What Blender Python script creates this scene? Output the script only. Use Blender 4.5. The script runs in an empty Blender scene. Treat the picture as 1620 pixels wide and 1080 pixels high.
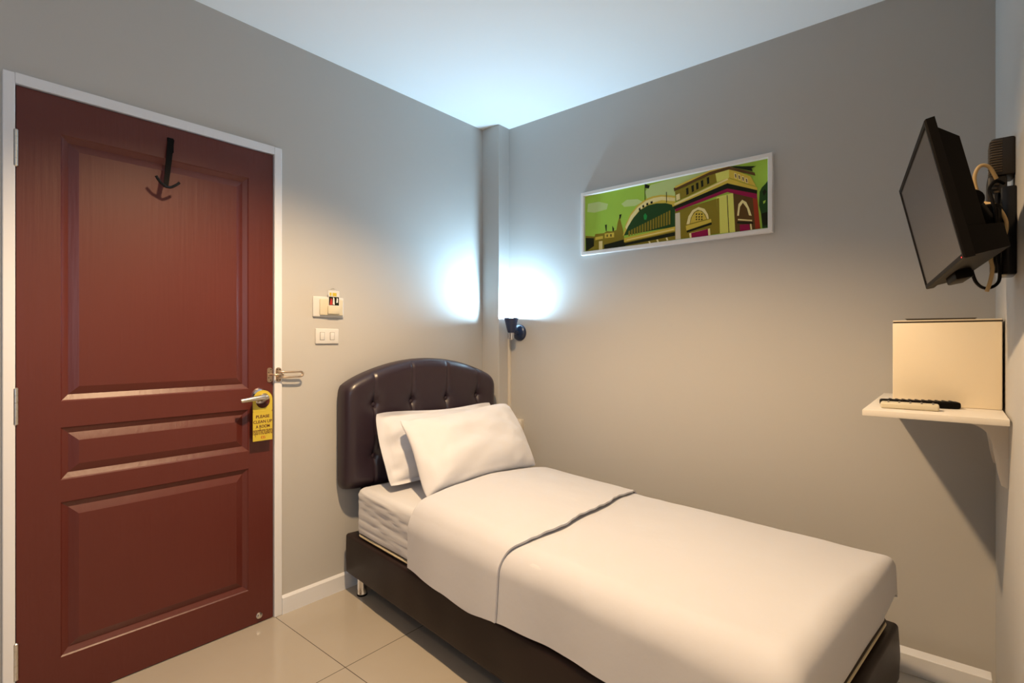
import bpy, bmesh, math, random
from mathutils import Vector, Matrix, noise
from mathutils.geometry import tessellate_polygon
random.seed(7)
SC = bpy.context.scene
COL = SC.collection
PI = math.pi

# ------------------------------------------------------------ materials
def mat(name, col, rough=0.5, metal=0.0, bump=None, spec=None, coat=0.0, emit=None, sheen=0.0, vary=None):
    """bump = (scale, strength, distance, stretch xyz); vary = (scale, amount)"""
    m = bpy.data.materials.new(name); m.use_nodes = True
    nt = m.node_tree; N = nt.nodes; L = nt.links
    b = N['Principled BSDF']
    b.inputs['Base Color'].default_value = (*col, 1)
    b.inputs['Roughness'].default_value = rough
    b.inputs['Metallic'].default_value = metal
    if spec is not None: b.inputs['Specular IOR Level'].default_value = spec
    if coat: b.inputs['Coat Weight'].default_value = coat
    if sheen: b.inputs['Sheen Weight'].default_value = sheen
    if emit:
        b.inputs['Emission Color'].default_value = (*emit[0], 1); b.inputs['Emission Strength'].default_value = emit[1]
    tc = N.new('ShaderNodeTexCoord')
    if bump:
        mp = N.new('ShaderNodeMapping'); L.new(tc.outputs['Object'], mp.inputs['Vector'])
        mp.inputs['Scale'].default_value = bump[3] if len(bump) > 3 else (1, 1, 1)
        t = N.new('ShaderNodeTexNoise'); t.inputs['Scale'].default_value = bump[0]; t.inputs['Detail'].default_value = 4
        L.new(mp.outputs['Vector'], t.inputs['Vector'])
        bp = N.new('ShaderNodeBump'); bp.inputs['Strength'].default_value = bump[1]; bp.inputs['Distance'].default_value = bump[2]
        L.new(t.outputs['Fac'], bp.inputs['Height']); L.new(bp.outputs['Normal'], b.inputs['Normal'])
    if vary:
        t2 = N.new('ShaderNodeTexNoise'); t2.inputs['Scale'].default_value = vary[0]; t2.inputs['Detail'].default_value = 3
        L.new(tc.outputs['Object'], t2.inputs['Vector'])
        rmp = N.new('ShaderNodeMapRange'); rmp.inputs['To Min'].default_value = 1 - vary[1]; rmp.inputs['To Max'].default_value = 1 + vary[1]
        L.new(t2.outputs['Fac'], rmp.inputs['Value'])
        mx = N.new('ShaderNodeVectorMath'); mx.operation = 'SCALE'; mx.inputs[0].default_value = col
        L.new(rmp.outputs['Result'], mx.inputs['Scale']); L.new(mx.outputs['Vector'], b.inputs['Base Color'])
    return m

M = {}
M['wall'] = mat('grey_wall_paint', (0.475, 0.460, 0.435), 0.62, bump=(9, 0.12, 0.006), spec=0.3, vary=(1.3, 0.02))
M['wall_dark'] = mat('bounce_cut_brown', (0.07, 0.045, 0.03), 0.5)  # invented dark finish for the unseen front wall, cuts bounced light
M['ceiling'] = mat('white_ceiling_paint', (0.84, 0.86, 0.86), 0.8, spec=0.2)
M['white_paint'] = mat('white_gloss_paint', (0.72, 0.73, 0.76), 0.4, bump=(14, 0.06, 0.003))
M['door'] = mat('red_brown_door', (0.096, 0.0165, 0.0115), 0.40, bump=(75, 0.55, 0.0014, (1, 1, 0.05)), vary=(3, 0.08))
M['steel'] = mat('brushed_steel', (0.72, 0.70, 0.66), 0.28, 1.0)
M['chrome'] = mat('polished_chrome', (0.85, 0.85, 0.86), 0.12, 1.0)
M['brass'] = mat('antique_brass', (0.60, 0.47, 0.35), 0.35, 1.0)
M['dark_hole'] = mat('dark_screw', (0.03, 0.022, 0.018), 0.5)
M['yellow_card'] = mat('yellow_card', (0.56, 0.43, 0.04), 0.5)
M['ink'] = mat('dark_red_ink', (0.09, 0.018, 0.01), 0.6)
M['red_ink'] = mat('red_ink', (0.45, 0.03, 0.02), 0.6)
M['black_plastic'] = mat('black_plastic', (0.005, 0.0042, 0.0040), 0.5, spec=0.06)
M['black_gloss'] = mat('black_gloss', (0.006, 0.006, 0.008), 0.22, spec=0.3)
M['screen'] = mat('switched_off_screen', (0.022, 0.019, 0.019), 0.22, spec=0.9)
M['cream_plastic'] = mat('cream_plastic', (0.60, 0.545, 0.41), 0.4)
M['white_plastic'] = mat('white_plastic', (0.63, 0.62, 0.60), 0.35)
M['leather'] = mat('dark_brown_leatherette', (0.026, 0.0155, 0.0235), 0.33, bump=(170, 0.16, 0.001), spec=0.55)
M['frame_leather'] = mat('bed_base_leatherette', (0.017, 0.0085, 0.0080), 0.42, bump=(170, 0.16, 0.001), spec=0.28)
M['cotton'] = mat('white_cotton', (0.575, 0.578, 0.615), 0.85, bump=(16, 0.16, 0.008), sheen=0.15, spec=0.2)
M['cotton_pillow'] = mat('white_pillow_cotton', (0.635, 0.638, 0.675), 0.85, bump=(11, 0.22, 0.010), sheen=0.15, spec=0.2)
M['sheet'] = mat('fitted_sheet_cotton', (0.62, 0.622, 0.65), 0.85, bump=(7, 0.12, 0.010, (0.8, 1, 3.0)), sheen=0.15, spec=0.2)
M['piping'] = mat('cream_piping', (0.62, 0.54, 0.36), 0.7)
M['dark_piping'] = mat('dark_piping', (0.03, 0.02, 0.015), 0.7)
M['lamp_black'] = mat('blue_black_enamel', (0.010, 0.022, 0.065), 0.28, spec=0.7)
M['glass_ring'] = mat('ribbed_chrome', (0.8, 0.8, 0.82), 0.2, 1.0)
M['trunk'] = mat('painted_trunking', (0.60, 0.55, 0.47), 0.5)
M['frame_white'] = mat('picture_frame_white', (0.74, 0.71, 0.68), 0.45)
M['box_white'] = mat('box_white', (0.80, 0.70, 0.53), 0.45)
M['shelf_white'] = mat('shelf_laminate', (0.72, 0.68, 0.62), 0.4)
M['tray'] = mat('dark_tray', (0.05, 0.035, 0.022), 0.4)
M['adapter'] = mat('dark_brown_adapter', (0.020, 0.014, 0.009), 0.45)
M['adapter_rib'] = mat('worn_adapter_ribs', (0.11, 0.075, 0.040), 0.5)
M['tan_cable'] = mat('tan_cable', (0.58, 0.40, 0.18), 0.5)
M['red_led'] = mat('red_indicator', (0.6, 0.02, 0.02), 0.4, emit=((1, 0.05, 0.04), 1.2))
M['bulb'] = mat('lit_bulb', (1, 1, 1), 0.5, emit=((0.46, 0.75, 1.0), 1.0))
M['diffuser'] = mat('lit_downlight', (1, 1, 1), 0.5, emit=((1.0, 0.74, 0.46), 6.0))
M['grey_btn'] = mat('grey_buttons', (0.16, 0.15, 0.14), 0.5)
ART_COL = dict(sky=(0.36, 0.57, 0.065), cloud=(0.52, 0.64, 0.24), olive=(0.25, 0.19, 0.015), gold=(0.66, 0.48, 0.06), pale=(0.85, 0.72, 0.32),
               dark=(0.012, 0.014, 0.003), green=(0.020, 0.060, 0.012), leaf=(0.02, 0.28, 0.05), lime=(0.72, 0.70, 0.14), brown=(0.11, 0.055, 0.012),
               white=(0.70, 0.62, 0.45), magenta=(0.28, 0.008, 0.055), red=(0.32, 0.040, 0.012))
for k, v in ART_COL.items(): M['art_' + k] = mat('print_' + k, v, 0.5, spec=0.15)

def tile_material():
    m = bpy.data.materials.new('polished_floor_tiles'); m.use_nodes = True
    nt = m.node_tree; N = nt.nodes; L = nt.links; b = N['Principled BSDF']
    geo = N.new('ShaderNodeNewGeometry'); sep = N.new('ShaderNodeSeparateXYZ'); L.new(geo.outputs['Position'], sep.inputs[0])
    def joint(out, off):
        a = N.new('ShaderNodeMath'); a.operation = 'ADD'; a.inputs[1].default_value = off; L.new(out, a.inputs[0])
        w = N.new('ShaderNodeMath'); w.operation = 'PINGPONG'; w.inputs[1].default_value = 0.3; L.new(a.outputs[0], w.inputs[0])
        c = N.new('ShaderNodeMath'); c.operation = 'LESS_THAN'; c.inputs[1].default_value = 0.0014; L.new(w.outputs[0], c.inputs[0])
        return c
    jx = joint(sep.outputs['X'], -0.548 + 6.0); jy = joint(sep.outputs['Y'], 1.412 + 6.0)
    mx = N.new('ShaderNodeMath'); mx.operation = 'MAXIMUM'; L.new(jx.outputs[0], mx.inputs[0]); L.new(jy.outputs[0], mx.inputs[1])
    nz = N.new('ShaderNodeTexNoise'); nz.inputs['Scale'].default_value = 2.5; nz.inputs['Detail'].default_value = 5; L.new(geo.outputs['Position'], nz.inputs['Vector'])
    rp = N.new('ShaderNodeValToRGB'); rp.color_ramp.elements[0].color = (0.38, 0.34, 0.285, 1); rp.color_ramp.elements[1].color = (0.44, 0.395, 0.335, 1)
    L.new(nz.outputs['Fac'], rp.inputs['Fac'])
    mix = N.new('ShaderNodeMix'); mix.data_type = 'RGBA'; L.new(mx.outputs[0], mix.inputs['Factor']); L.new(rp.outputs['Color'], mix.inputs[6])
    mix.inputs[7].default_value = (0.06, 0.048, 0.036, 1); L.new(mix.outputs[2], b.inputs['Base Color'])
    b.inputs['Roughness'].default_value = 0.13; b.inputs['Specular IOR Level'].default_value = 0.55
    return m
M['tile'] = tile_material()

# ------------------------------------------------------------ scene helpers
MW = {}
def link_mesh(name, bm, m, smooth=40):
    me = bpy.data.meshes.new(name)
    bmesh.ops.recalc_face_normals(bm, faces=bm.faces)
    if smooth:
        lim = math.radians(smooth)
        for f in bm.faces: f.smooth = True
        for e in bm.edges:
            if len(e.link_faces) == 2:
                if e.calc_face_angle(0) > lim: e.smooth = False
    bm.to_mesh(me); bm.free()
    for mm in (m if isinstance(m, (list, tuple)) else [m]): me.materials.append(mm)
    o = bpy.data.objects.new(name, me); COL.objects.link(o)
    return o
def props(o, label=None, cat=None, group=None, kind=None):
    if label: o['label'] = label
    if cat: o['category'] = cat
    if group: o['group'] = group
    if kind: o['kind'] = kind
def thing(name, loc, label, cat, rz=0.0, group=None, kind=None):
    o = bpy.data.objects.new(name, None); COL.objects.link(o)
    o.empty_display_size = 0.05; o.location = loc; o.rotation_euler = (0, 0, rz)
    MW[o] = Matrix.Translation(loc) @ Matrix.Rotation(rz, 4, 'Z')
    props(o, label, cat, group, kind); return o
def part(name, bm, m, parent, label=None, smooth=40, local=False):
    """bm in world coordinates (local=True: in the thing's own coordinates)"""
    if not local: bmesh.ops.transform(bm, matrix=MW[parent].inverted(), verts=bm.verts)
    o = link_mesh(name, bm, m, smooth); o.parent = parent; MW[o] = MW[parent]
    if label: o['label'] = label
    return o
def solo(name, bm, m, loc, label, cat, smooth=40, group=None, kind=None):
    bmesh.ops.translate(bm, vec=-Vector(loc), verts=bm.verts)
    o = link_mesh(name, bm, m, smooth); o.location = loc; MW[o] = Matrix.Translation(loc)
    props(o, label, cat, group, kind); return o

def box(bm, lo, hi, bev=0.0, seg=2, mi=0):
    r = bmesh.ops.create_cube(bm, size=1.0)
    vs = r['verts']
    for v in vs:
        v.co = Vector([lo[i] + (v.co[i] + 0.5) * (hi[i] - lo[i]) for i in range(3)])
    fs = set(f for v in vs for f in v.link_faces)
    for f in fs: f.material_index = mi
    if bev > 0:
        es = list(set(e for v in vs for e in v.link_edges))
        bmesh.ops.bevel(bm, geom=es, offset=bev, segments=seg, affect='EDGES', profile=0.5)
    return bm
def nb(*boxes):
    bm = bmesh.new()
    for b in boxes: box(bm, *b)
    return bm
def basis(d):
    d = Vector(d).normalized(); a = Vector((0, 0, 1)) if abs(d.z) < 0.9 else Vector((1, 0, 0))
    x = d.cross(a).normalized(); y = d.cross(x).normalized(); return x, y, d
def lathe(bm, p, d, prof, seg=32, caps=True):
    """prof = [(radius, distance along d)]"""
    x, y, dd = basis(d); p = Vector(p); rings = []
    for r, t in prof:
        rings.append([bm.verts.new(p + dd * t + (x * math.cos(2 * PI * k / seg) + y * math.sin(2 * PI * k / seg)) * max(r, 1e-5)) for k in range(seg)])
    for a, b in zip(rings, rings[1:]):
        for k in range(seg): bm.faces.new((a[k], a[(k + 1) % seg], b[(k + 1) % seg], b[k]))
    if caps:
        bm.faces.new(rings[0][::-1]); bm.faces.new(rings[-1])
    return bm
def smooth_path(pts, n=8):
    P = [Vector(p) for p in pts]; out = []
    for i in range(len(P) - 1):
        p0 = P[max(i - 1, 0)]; p1 = P[i]; p2 = P[i + 1]; p3 = P[min(i + 2, len(P) - 1)]
        for k in range(n):
            t = k / n
            out.append(0.5 * ((2 * p1) + (-p0 + p2) * t + (2 * p0 - 5 * p1 + 4 * p2 - p3) * t * t + (-p0 + 3 * p1 - 3 * p2 + p3) * t ** 3))
    out.append(P[-1]); return out
def tube(bm, pts, r, seg=10, closed=False):
    rings = []; n = len(pts); prev = None
    for i, p in enumerate(pts):
        d = (Vector(pts[min(i + 1, n - 1)]) - Vector(pts[max(i - 1, 0)])).normalized()
        if prev is None: x, y, _ = basis(d)
        else:
            x = (prev - d * prev.dot(d)).normalized(); y = d.cross(x)
        prev = x
        rr = r[i] if isinstance(r, (list, tuple)) else r
        rings.append([bm.verts.new(Vector(p) + (x * math.cos(2 * PI * k / seg) + y * math.sin(2 * PI * k / seg)) * rr) for k in range(seg)])
    for a, b in zip(rings, rings[1:]):
        for k in range(seg): bm.faces.new((a[k], a[(k + 1) % seg], b[(k + 1) % seg], b[k]))
    bm.faces.new(rings[0][::-1]); bm.faces.new(rings[-1]); return bm
def prism(bm, pts, vec, mi=0):
    """extrude a 3D polygon along vec"""
    a = [bm.verts.new(Vector(p)) for p in pts]; b = [bm.verts.new(Vector(p) + Vector(vec)) for p in pts]
    n = len(a)
    fs = [bm.faces.new(a), bm.faces.new(b[::-1])]
    for i in range(n): fs.append(bm.faces.new((a[i], b[i], b[(i + 1) % n], a[(i + 1) % n])))
    for f in fs: f.material_index = mi
    return bm
def grid(bm, f, nu, nv):
    V = [[bm.verts.new(f(i / nu, j / nv)) for j in range(nv + 1)] for i in range(nu + 1)]
    for i in range(nu):
        for j in range(nv): bm.faces.new((V[i][j], V[i + 1][j], V[i + 1][j + 1], V[i][j + 1]))
    return V
def solidify(bm, t):
    """give an open sheet real thickness, inwards"""
    bm.normal_update()
    bmesh.ops.solidify(bm, geom=bm.faces[:], thickness=t)
    return bm
def text_bm(body, size, origin, xd, yd, nd, depth=0.0003, align='CENTER', bold=0.0, width=None):
    c = bpy.data.curves.new('lettering', 'FONT'); c.body = body; c.size = size; c.align_x = align; c.extrude = depth; c.offset = bold
    o = bpy.data.objects.new('lettering', c); COL.objects.link(o)
    dg = bpy.context.evaluated_depsgraph_get(); dg.update()
    me = bpy.data.meshes.new_from_object(o.evaluated_get(dg))
    bm = bmesh.new(); bm.from_mesh(me)
    bpy.data.objects.remove(o); bpy.data.curves.remove(c); bpy.data.meshes.remove(me)
    if width and bm.verts:
        xs = [v.co.x for v in bm.verts]; w = max(xs) - min(xs); mid = (max(xs) + min(xs)) / 2
        for v in bm.verts: v.co.x = (v.co.x - mid) * width / w
    x, y, n, o3 = Vector(xd), Vector(yd), Vector(nd), Vector(origin)
    for v in bm.verts: v.co = o3 + x * v.co.x + y * v.co.y + n * v.co.z
    return bm

# ------------------------------------------------------------ the room
RX, RY, RZ = 2.366, -3.9, 2.518          # right wall, wall behind the viewer, ceiling
D0, D1, DT = -2.2317, -1.4190, 2.000     # door leaf edges along the left wall, top
J0, J1, JT = -2.2630, -1.3835, 2.0355    # outer edges of its white frame
T = 0.12
def struct(name, bm, m, label, cat, smooth=0):
    o = link_mesh(name, bm, m, smooth); props(o, label, cat, kind='structure'); MW[o] = Matrix(); return o
struct('floor', nb(((-T, RY - T, -0.1), (RX + T, T, 0.0))), M['tile'], 'glossy beige square floor tiles with thin dark joints', 'floor')
struct('ceiling', nb(((-T, RY - T, RZ), (RX + T, T, RZ + 0.1))), M['ceiling'], 'plain flat white ceiling over the whole room', 'ceiling')
struct('wall_left', nb(((-T, RY, 0), (0, J0 + .008, RZ)), ((-T, J1 - .008, 0), (0, 0, RZ)), ((-T, J0 + .008, JT - .008), (0, J1 - .008, RZ))), M['wall'],
       'grey painted wall around the red-brown door behind the headboard', 'wall')
struct('wall_back', nb(((-T, 0, 0), (RX + T, T, RZ))), M['wall'], 'long grey painted wall with the green picture beside the bed', 'wall')
WY0, WY1, WZ0, WZ1 = -3.70, -2.75, 0.95, 2.05
struct('wall_right', nb(((RX, RY, 0), (RX + T, WY0, RZ)), ((RX, WY1, 0), (RX + T, 0, RZ)), ((RX, WY0, 0), (RX + T, WY1, WZ0)), ((RX, WY0, WZ1), (RX + T, WY1, RZ))), M['wall'], 'narrow strip of grey wall carrying television and shelf at right', 'wall')
bm = bmesh.new()
for lo, hi in (((RX + .03, WY0, WZ0), (RX + .09, WY0 + .05, WZ1)), ((RX + .03, WY1 - .05, WZ0), (RX + .09, WY1, WZ1)), ((RX + .03, WY0, WZ0), (RX + .09, WY1, WZ0 + .05)), ((RX + .03, WY0, WZ1 - .05), (RX + .09, WY1, WZ1)), ((RX + .04, (WY0 + WY1) / 2 - .025, WZ0), (RX + .08, (WY0 + WY1) / 2 + .025, WZ1))):
    box(bm, lo, hi, 0.003)
struct('fill_window', bm, M['white_paint'], 'assumed white framed window behind the viewer, added for cool fill light', 'window')  # unseen, assumed window, added as a source for the cool fill
struct('wall_front', nb(((-T, RY - T, 0), (RX + T, RY, RZ))), M['wall_dark'], 'unseen wall behind the viewer, made dark brown to cut bounced light', 'wall')
struct('trim_1', nb(((0, -0.101, 0), (0.138, 0, RZ), 0.003)), M['wall'], 'shallow grey square column filling the room corner', 'column')
# door frame (jambs and head)
bm = nb(((-T, J0, 0), (0.010, D0 - .002, JT), 0.003), ((-T, D1 + .002, 0), (0.010, J1, JT), 0.003), ((-T, D0 - .002, DT + .002), (0.010, D1 + .002, JT)))
struct('trim_2', bm, M['white_paint'], 'white painted door frame around the red-brown door', 'door frame')
def skirting(name, a, b, nrm, h, label):
    a, b, nrm = Vector(a), Vector(b), Vector(nrm); bm = bmesh.new()
    prof = [(0, 0), (0.012, 0), (0.012, h - 0.010), (0.004, h), (0, h)]
    prism(bm, [a + nrm * p + Vector((0, 0, q)) for p, q in prof], b - a)
    return struct(name, bm, M['white_paint'], label, 'skirting')
skirting('baseboard_left', (0, J1, 0), (0, -0.101, 0), (1, 0, 0), 0.080, 'white skirting between door frame and bed base')
struct('baseboard_back', nb(((0.145, -0.133, 0.0), (2.352, -0.076, 0.071), 0.002)), M['white_paint'], 'low white boxed skirting standing off the long wall behind the bed', 'skirting')
skirting('baseboard_right', (RX, RY, 0), (RX, -0.20, 0), (-1, 0, 0), 0.080, 'white skirting under the television wall')

# ------------------------------------------------------------ the door
def door_leaf():
    bm = bmesh.new(); x0 = 0.0
    ys = [(-2.1240, -1.5210)]
    panels = [(-2.1240, -1.5190, 0.9960, 1.8780), (-2.1240, -1.5260, 0.7365, 0.9100), (-2.1240, -1.5260, 0.1523, 0.6630)]
    pr = [(0, 0), (0.004, -0.004), (0.017, -0.011), (0.021, -0.013), (0.045, -0.003), (0.048, -0.002)]
    YL, YR = panels[0][0], -1.5215
    zs = sorted([0.004, DT - 0.001] + [z for p in panels for z in (p[2], p[3])])
    def q(y0, y1, z0, z1): bm.faces.new([bm.verts.new((x0, a, b)) for a, b in ((y0, z0), (y1, z0), (y1, z1), (y0, z1))])
    q(D0 + .001, YL, zs[0], zs[-1]); q(YR, D1 - .001, zs[0], zs[-1])
    for i in range(0, len(zs) - 1):
        if i % 2 == 0: q(YL, YR, zs[i], zs[i + 1])
    for p in panels:
        prev = None
        for ins, dep in pr:
            r = [bm.verts.new((x0 + dep, y, z)) for y, z in ((YL + ins, p[2] + ins), (YR - ins, p[2] + ins), (YR - ins, p[3] - ins), (YL + ins, p[3] - ins))]
            if prev:
                for k in range(4): bm.faces.new((prev[k], prev[(k + 1) % 4], r[(k + 1) % 4], r[k]))
            prev = r
        bm.faces.new(prev)
    # edges and back of the leaf
    xb = -0.038; y0, y1, z0, z1 = D0 + .001, D1 - .001, zs[0], zs[-1]
    for a, b in (((y0, z0), (y1, z0)), ((y1, z0), (y1, z1)), ((y1, z1), (y0, z1)), ((y0, z1), (y0, z0))):
        bm.faces.new([bm.verts.new(c) for c in ((x0, *a), (x0, *b), (xb, *b), (xb, *a))])
    bm.faces.new([bm.verts.new((xb, a, b)) for a, b in ((y0, z0), (y0, z1), (y1, z1), (y1, z0))])
    bmesh.ops.remove_doubles(bm, verts=bm.verts, dist=1e-5)
    return bm
door = thing('door_1', (0, D0, 0.0), 'red-brown three-panel door in a white frame', 'door', kind='structure')
part('door_leaf', door_leaf(), M['door'], door, smooth=12)
for z in (1.8010, 0.9900, 0.1900):
    bm = lathe(bmesh.new(), (0.006, D0 - .001, z - 0.056), (0, 0, 1), [(0.004, -.003), (0.0068, 0), (0.0068, 0.022), (0.0058, 0.0225), (0.0068, 0.023), (0.0068, 0.045), (0.0058, 0.0455), (0.0068, 0.046), (0.0068, 0.067), (0.0058, 0.0675), (0.0068, 0.068), (0.0068, 0.09), (0.0058, 0.0905), (0.0068, 0.091), (0.0068, 0.112), (0.004, 0.115)], 16)
    part('hinge', bm, M['steel'], door, 'steel butt hinge')
# lever handle
HY, HZ = -1.4760, 0.9610
rose = part('handle_rose', lathe(bmesh.new(), (0, HY, HZ), (1, 0, 0), [(0.037, 0), (0.0365, 0.004), (0.028, 0.013), (0.020, 0.020), (0.0165, 0.024), (0.0160, 0.045)], 40), M['chrome'], door, 'round chrome handle rose')
pts = smooth_path([(0.040, HY, HZ), (0.056, HY - .004, HZ), (0.062, HY - .018, HZ), (0.062, HY - .050, HZ - .002), (0.060, HY - .085, HZ - .006), (0.058, HY - .100, HZ - .007)], 6)
bm = tube(bmesh.new(), pts, [0.0135 - 0.0055 * i / (len(pts) - 1) for i in range(len(pts))], 14)
part('lever', bm, M['steel'], rose, 'brushed steel lever')
part('keyhole_button', lathe(bmesh.new(), (0.045, HY, HZ), (1, 0, 0), [(0.009, 0), (0.009, 0.024), (0.006, 0.027)], 20), M['steel'], rose)
part('door_stop', lathe(bmesh.new(), (0, -1.4790, 0.0330), (1, 0, 0), [(0.013, 0), (0.0125, 0.004), (0.009, 0.006), (0.008, 0.011), (0.004, 0.013)], 24), M['steel'], door, 'small round metal stop at the foot of the door')
# latch post on the door, guard bar on the frame
LZ0 = 1.0500
def guard_plate(yc, h, w, x):
    bm = bmesh.new(); pts = []
    r = w * 0.42
    for cy, cz, a0 in ((w / 2 - r, h / 2 - r, 0), (-w / 2 + r, h / 2 - r, 90), (-w / 2 + r, -h / 2 + r, 180), (w / 2 - r, -h / 2 + r, 270)):
        for k in range(5):
            a = math.radians(a0 + k * 22.5); pts.append((x, yc + cy + r * math.cos(a), LZ0 + cz + r * math.sin(a)))
    return prism(bm, pts, (0.003, 0, 0))
lp = part('latch_plate', guard_plate(-1.4345, 0.062, 0.021, 0.0), M['brass'], door, 'antique brass latch plate')
for dy, dz in ((0.005, 0.023), (-0.005, 0.010), (-0.005, -0.012), (0.004, -0.023)):
    part('screw', lathe(bmesh.new(), (0.002, -1.4345 + dy, LZ0 + dz), (1, 0, 0), [(0.0024, 0), (0.0024, 0.0016), (0.0012, 0.002)], 10), M['dark_hole'], lp)
bm = tube(bmesh.new(), smooth_path([(0.002, -1.4345, LZ0), (0.026, -1.4320, LZ0 + .001), (0.036, -1.4160, LZ0 + .002), (0.034, -1.3960, LZ0 + .002)], 6), 0.0042, 10)
lathe(bm, (0.034, -1.3990, LZ0 + .002), (0, 1, 0), [(0.003, 0), (0.007, 0.003), (0.007, 0.008), (0.003, 0.011)], 14)
part('latch_post', bm, M['brass'], lp)
guard = thing('door_guard', (0.010, -1.402, LZ0), 'brass swing-bar door guard screwed to the white door frame', 'door guard')
bm = guard_plate(-1.4010, 0.062, 0.024, 0.010)
gp = part('mounting_plate', bm, M['brass'], guard)
for dy, dz in ((0.006, 0.023), (-0.006, 0.023), (0.006, -0.023), (-0.006, -0.023)):
    part('screw', lathe(bmesh.new(), (0.012, -1.4010 + dy, LZ0 + dz), (1, 0, 0), [(0.0024, 0), (0.0024, 0.0016), (0.0012, 0.002)], 10), M['dark_hole'], gp)
bm = nb(((0.012, -1.409, LZ0 + .006), (0.026, -1.393, LZ0 + .018), 0.003), ((0.012, -1.409, LZ0 - .018), (0.026, -1.393, LZ0 - .006), 0.003))
part('hinge_knuckle', bm, M['brass'], guard)
pts = smooth_path([(0.022, -1.400, LZ0 + .012), (0.030, -1.385, LZ0 + .0115), (0.034, -1.340, LZ0 + .011), (0.034, -1.312, LZ0 + .0105), (0.034, -1.304, LZ0 + .006), (0.034, -1.3015, LZ0), (0.034, -1.304, LZ0 - .006), (0.034, -1.312, LZ0 - .0105), (0.034, -1.340, LZ0 - .011), (0.030, -1.385, LZ0 - .0115), (0.022, -1.400, LZ0 - .012)], 5)
part('swing_bar', tube(bmesh.new(), pts, 0.0044, 10), M['brass'], guard)

# black hook high on the door
hk = thing('coat_hook', (0.0, -1.807, 1.76), 'black plastic hook strip fixed high on the door panel', 'hook')
bm = bmesh.new()
P = [(0.003, -1.8066, 1.953), (0.010, -1.8130, 1.900), (0.026, -1.8230, 1.840), (0.040, -1.8310, 1.795), (0.050, -1.8375, 1.757)]
V = []
for i, p in enumerate(P):
    w = 0.0105 - 0.0008 * i
    V.append([bm.verts.new((p[0] + dx, p[1] + dy, p[2])) for dx, dy in ((-.0025, -w), (.0025, -w), (.0025, w), (-.0025, w))])
for a, b in zip(V, V[1:]):
    for k in range(4): bm.faces.new((a[k], a[(k + 1) % 4], b[(k + 1) % 4], b[k]))
bm.faces.new(V[0][::-1]); bm.faces.new(V[-1])
part('strip', bm, M['black_plastic'], hk, smooth=30)
for q in ([(0.049, -1.8380, 1.760), (0.056, -1.8230, 1.760), (0.061, -1.8080, 1.770), (0.064, -1.7970, 1.781)], [(0.049, -1.8380, 1.762), (0.052, -1.8520, 1.769), (0.055, -1.8620, 1.779), (0.057, -1.8700, 1.791)]):
    part('prong', tube(bmesh.new(), smooth_path(q, 6), 0.0048, 10), M['black_gloss'], hk)
part('mounting_pad', nb(((0.0, -1.8185, 1.905), (0.0045, -1.7975, 1.958), 0.001)), M['black_plastic'], hk)

# yellow tag hanging from the lever
TY0, TY1, TB, TTOP, TX = -1.5210, -1.4400, 0.7790, 0.9900, 0.0370
tag = thing('door_hanger_tag', (TX, (TY0 + TY1) / 2, TB), 'yellow please-clean-up tag hanging from the door lever', 'door hanger')
def tag_bm():
    bm = bmesh.new(); W = TY1 - TY0; yc = (TY0 + TY1) / 2; R = W / 2
    zc = TTOP - R; hr = 0.029; n = 48
    hc = (yc + 0.001, zc + 0.0)
    hc = (hc[0], 0.9440)
    outer, inner = [], []
    for k in range(n):
        a = 2 * PI * k / n; d = Vector((math.cos(a), math.sin(a)))
        inner.append((hc[0] + hr * d.x, hc[1] + hr * d.y))
        # ray out of the hole centre to the rounded top or to the straight sides
        t = 1e9
        if abs(d.x) > 1e-6: t = min(t, ((TY1 - hc[0]) if d.x > 0 else (TY0 - hc[0])) / d.x)
        if d.y < -1e-6: t = min(t, (0.9000 - hc[1]) / d.y)
        if d.y > 1e-6:
            # circle of radius R about (yc, zc)
            ox, oy = hc[0] - yc, hc[1] - zc
            bq = ox * d.x + oy * d.y; cq = ox * ox + oy * oy - R * R
            tt = -bq + math.sqrt(max(bq * bq - cq, 0)); 
            if hc[1] + tt * d.y > zc: t = tt
        outer.append((hc[0] + t * d.x, hc[1] + t * d.y))
    def V(p, x): return bm.verts.new((x, p[0], p[1]))
    for x in (TX, TX + 0.0012):
        o = [V(p, x) for p in outer]; i = [V(p, x) for p in inner]
        for k in range(n): bm.faces.new((o[k], o[(k + 1) % n], i[(k + 1) % n], i[k]))
        if x == TX: o0, i0 = o, i
    for k in range(n):
        bm.faces.new((i0[k], i0[(k + 1) % n], i[(k + 1) % n], i[k])); bm.faces.new((o0[k], o0[(k + 1) % n], o[(k + 1) % n], o[k]))
    box(bm, (TX, TY0, TB), (TX + 0.0012, TY1, 0.9005))
    return bm
part('card', tag_bm(), M['yellow_card'], tag, smooth=20)
XF = TX + 0.0013
yc = (TY0 + TY1) / 2
for body, z, sz, w, m in (('PLEASE', 0.8745, 0.0170, 0.056, 'ink'), ('CLEAN UP', 0.8530, 0.0170, 0.078, 'ink'), ('A ROOM', 0.8330, 0.0170, 0.058, 'ink')):
    part('lettering', text_bm(body, sz, (XF, yc, z), (0, 1, 0), (0, 0, 1), (1, 0, 0), bold=0.0004, width=w), M[m], tag, 'dark lettering', smooth=0)
part('lettering', text_bm('กรุณาทำความสะอาด', 0.0340, (XF, yc, 0.8060), (0, 1, 0), (0, 0, 1), (1, 0, 0), bold=0.0008, width=0.079), M['ink'], tag, 'dark lettering in a second script', smooth=0)
bm = bmesh.new()
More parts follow.
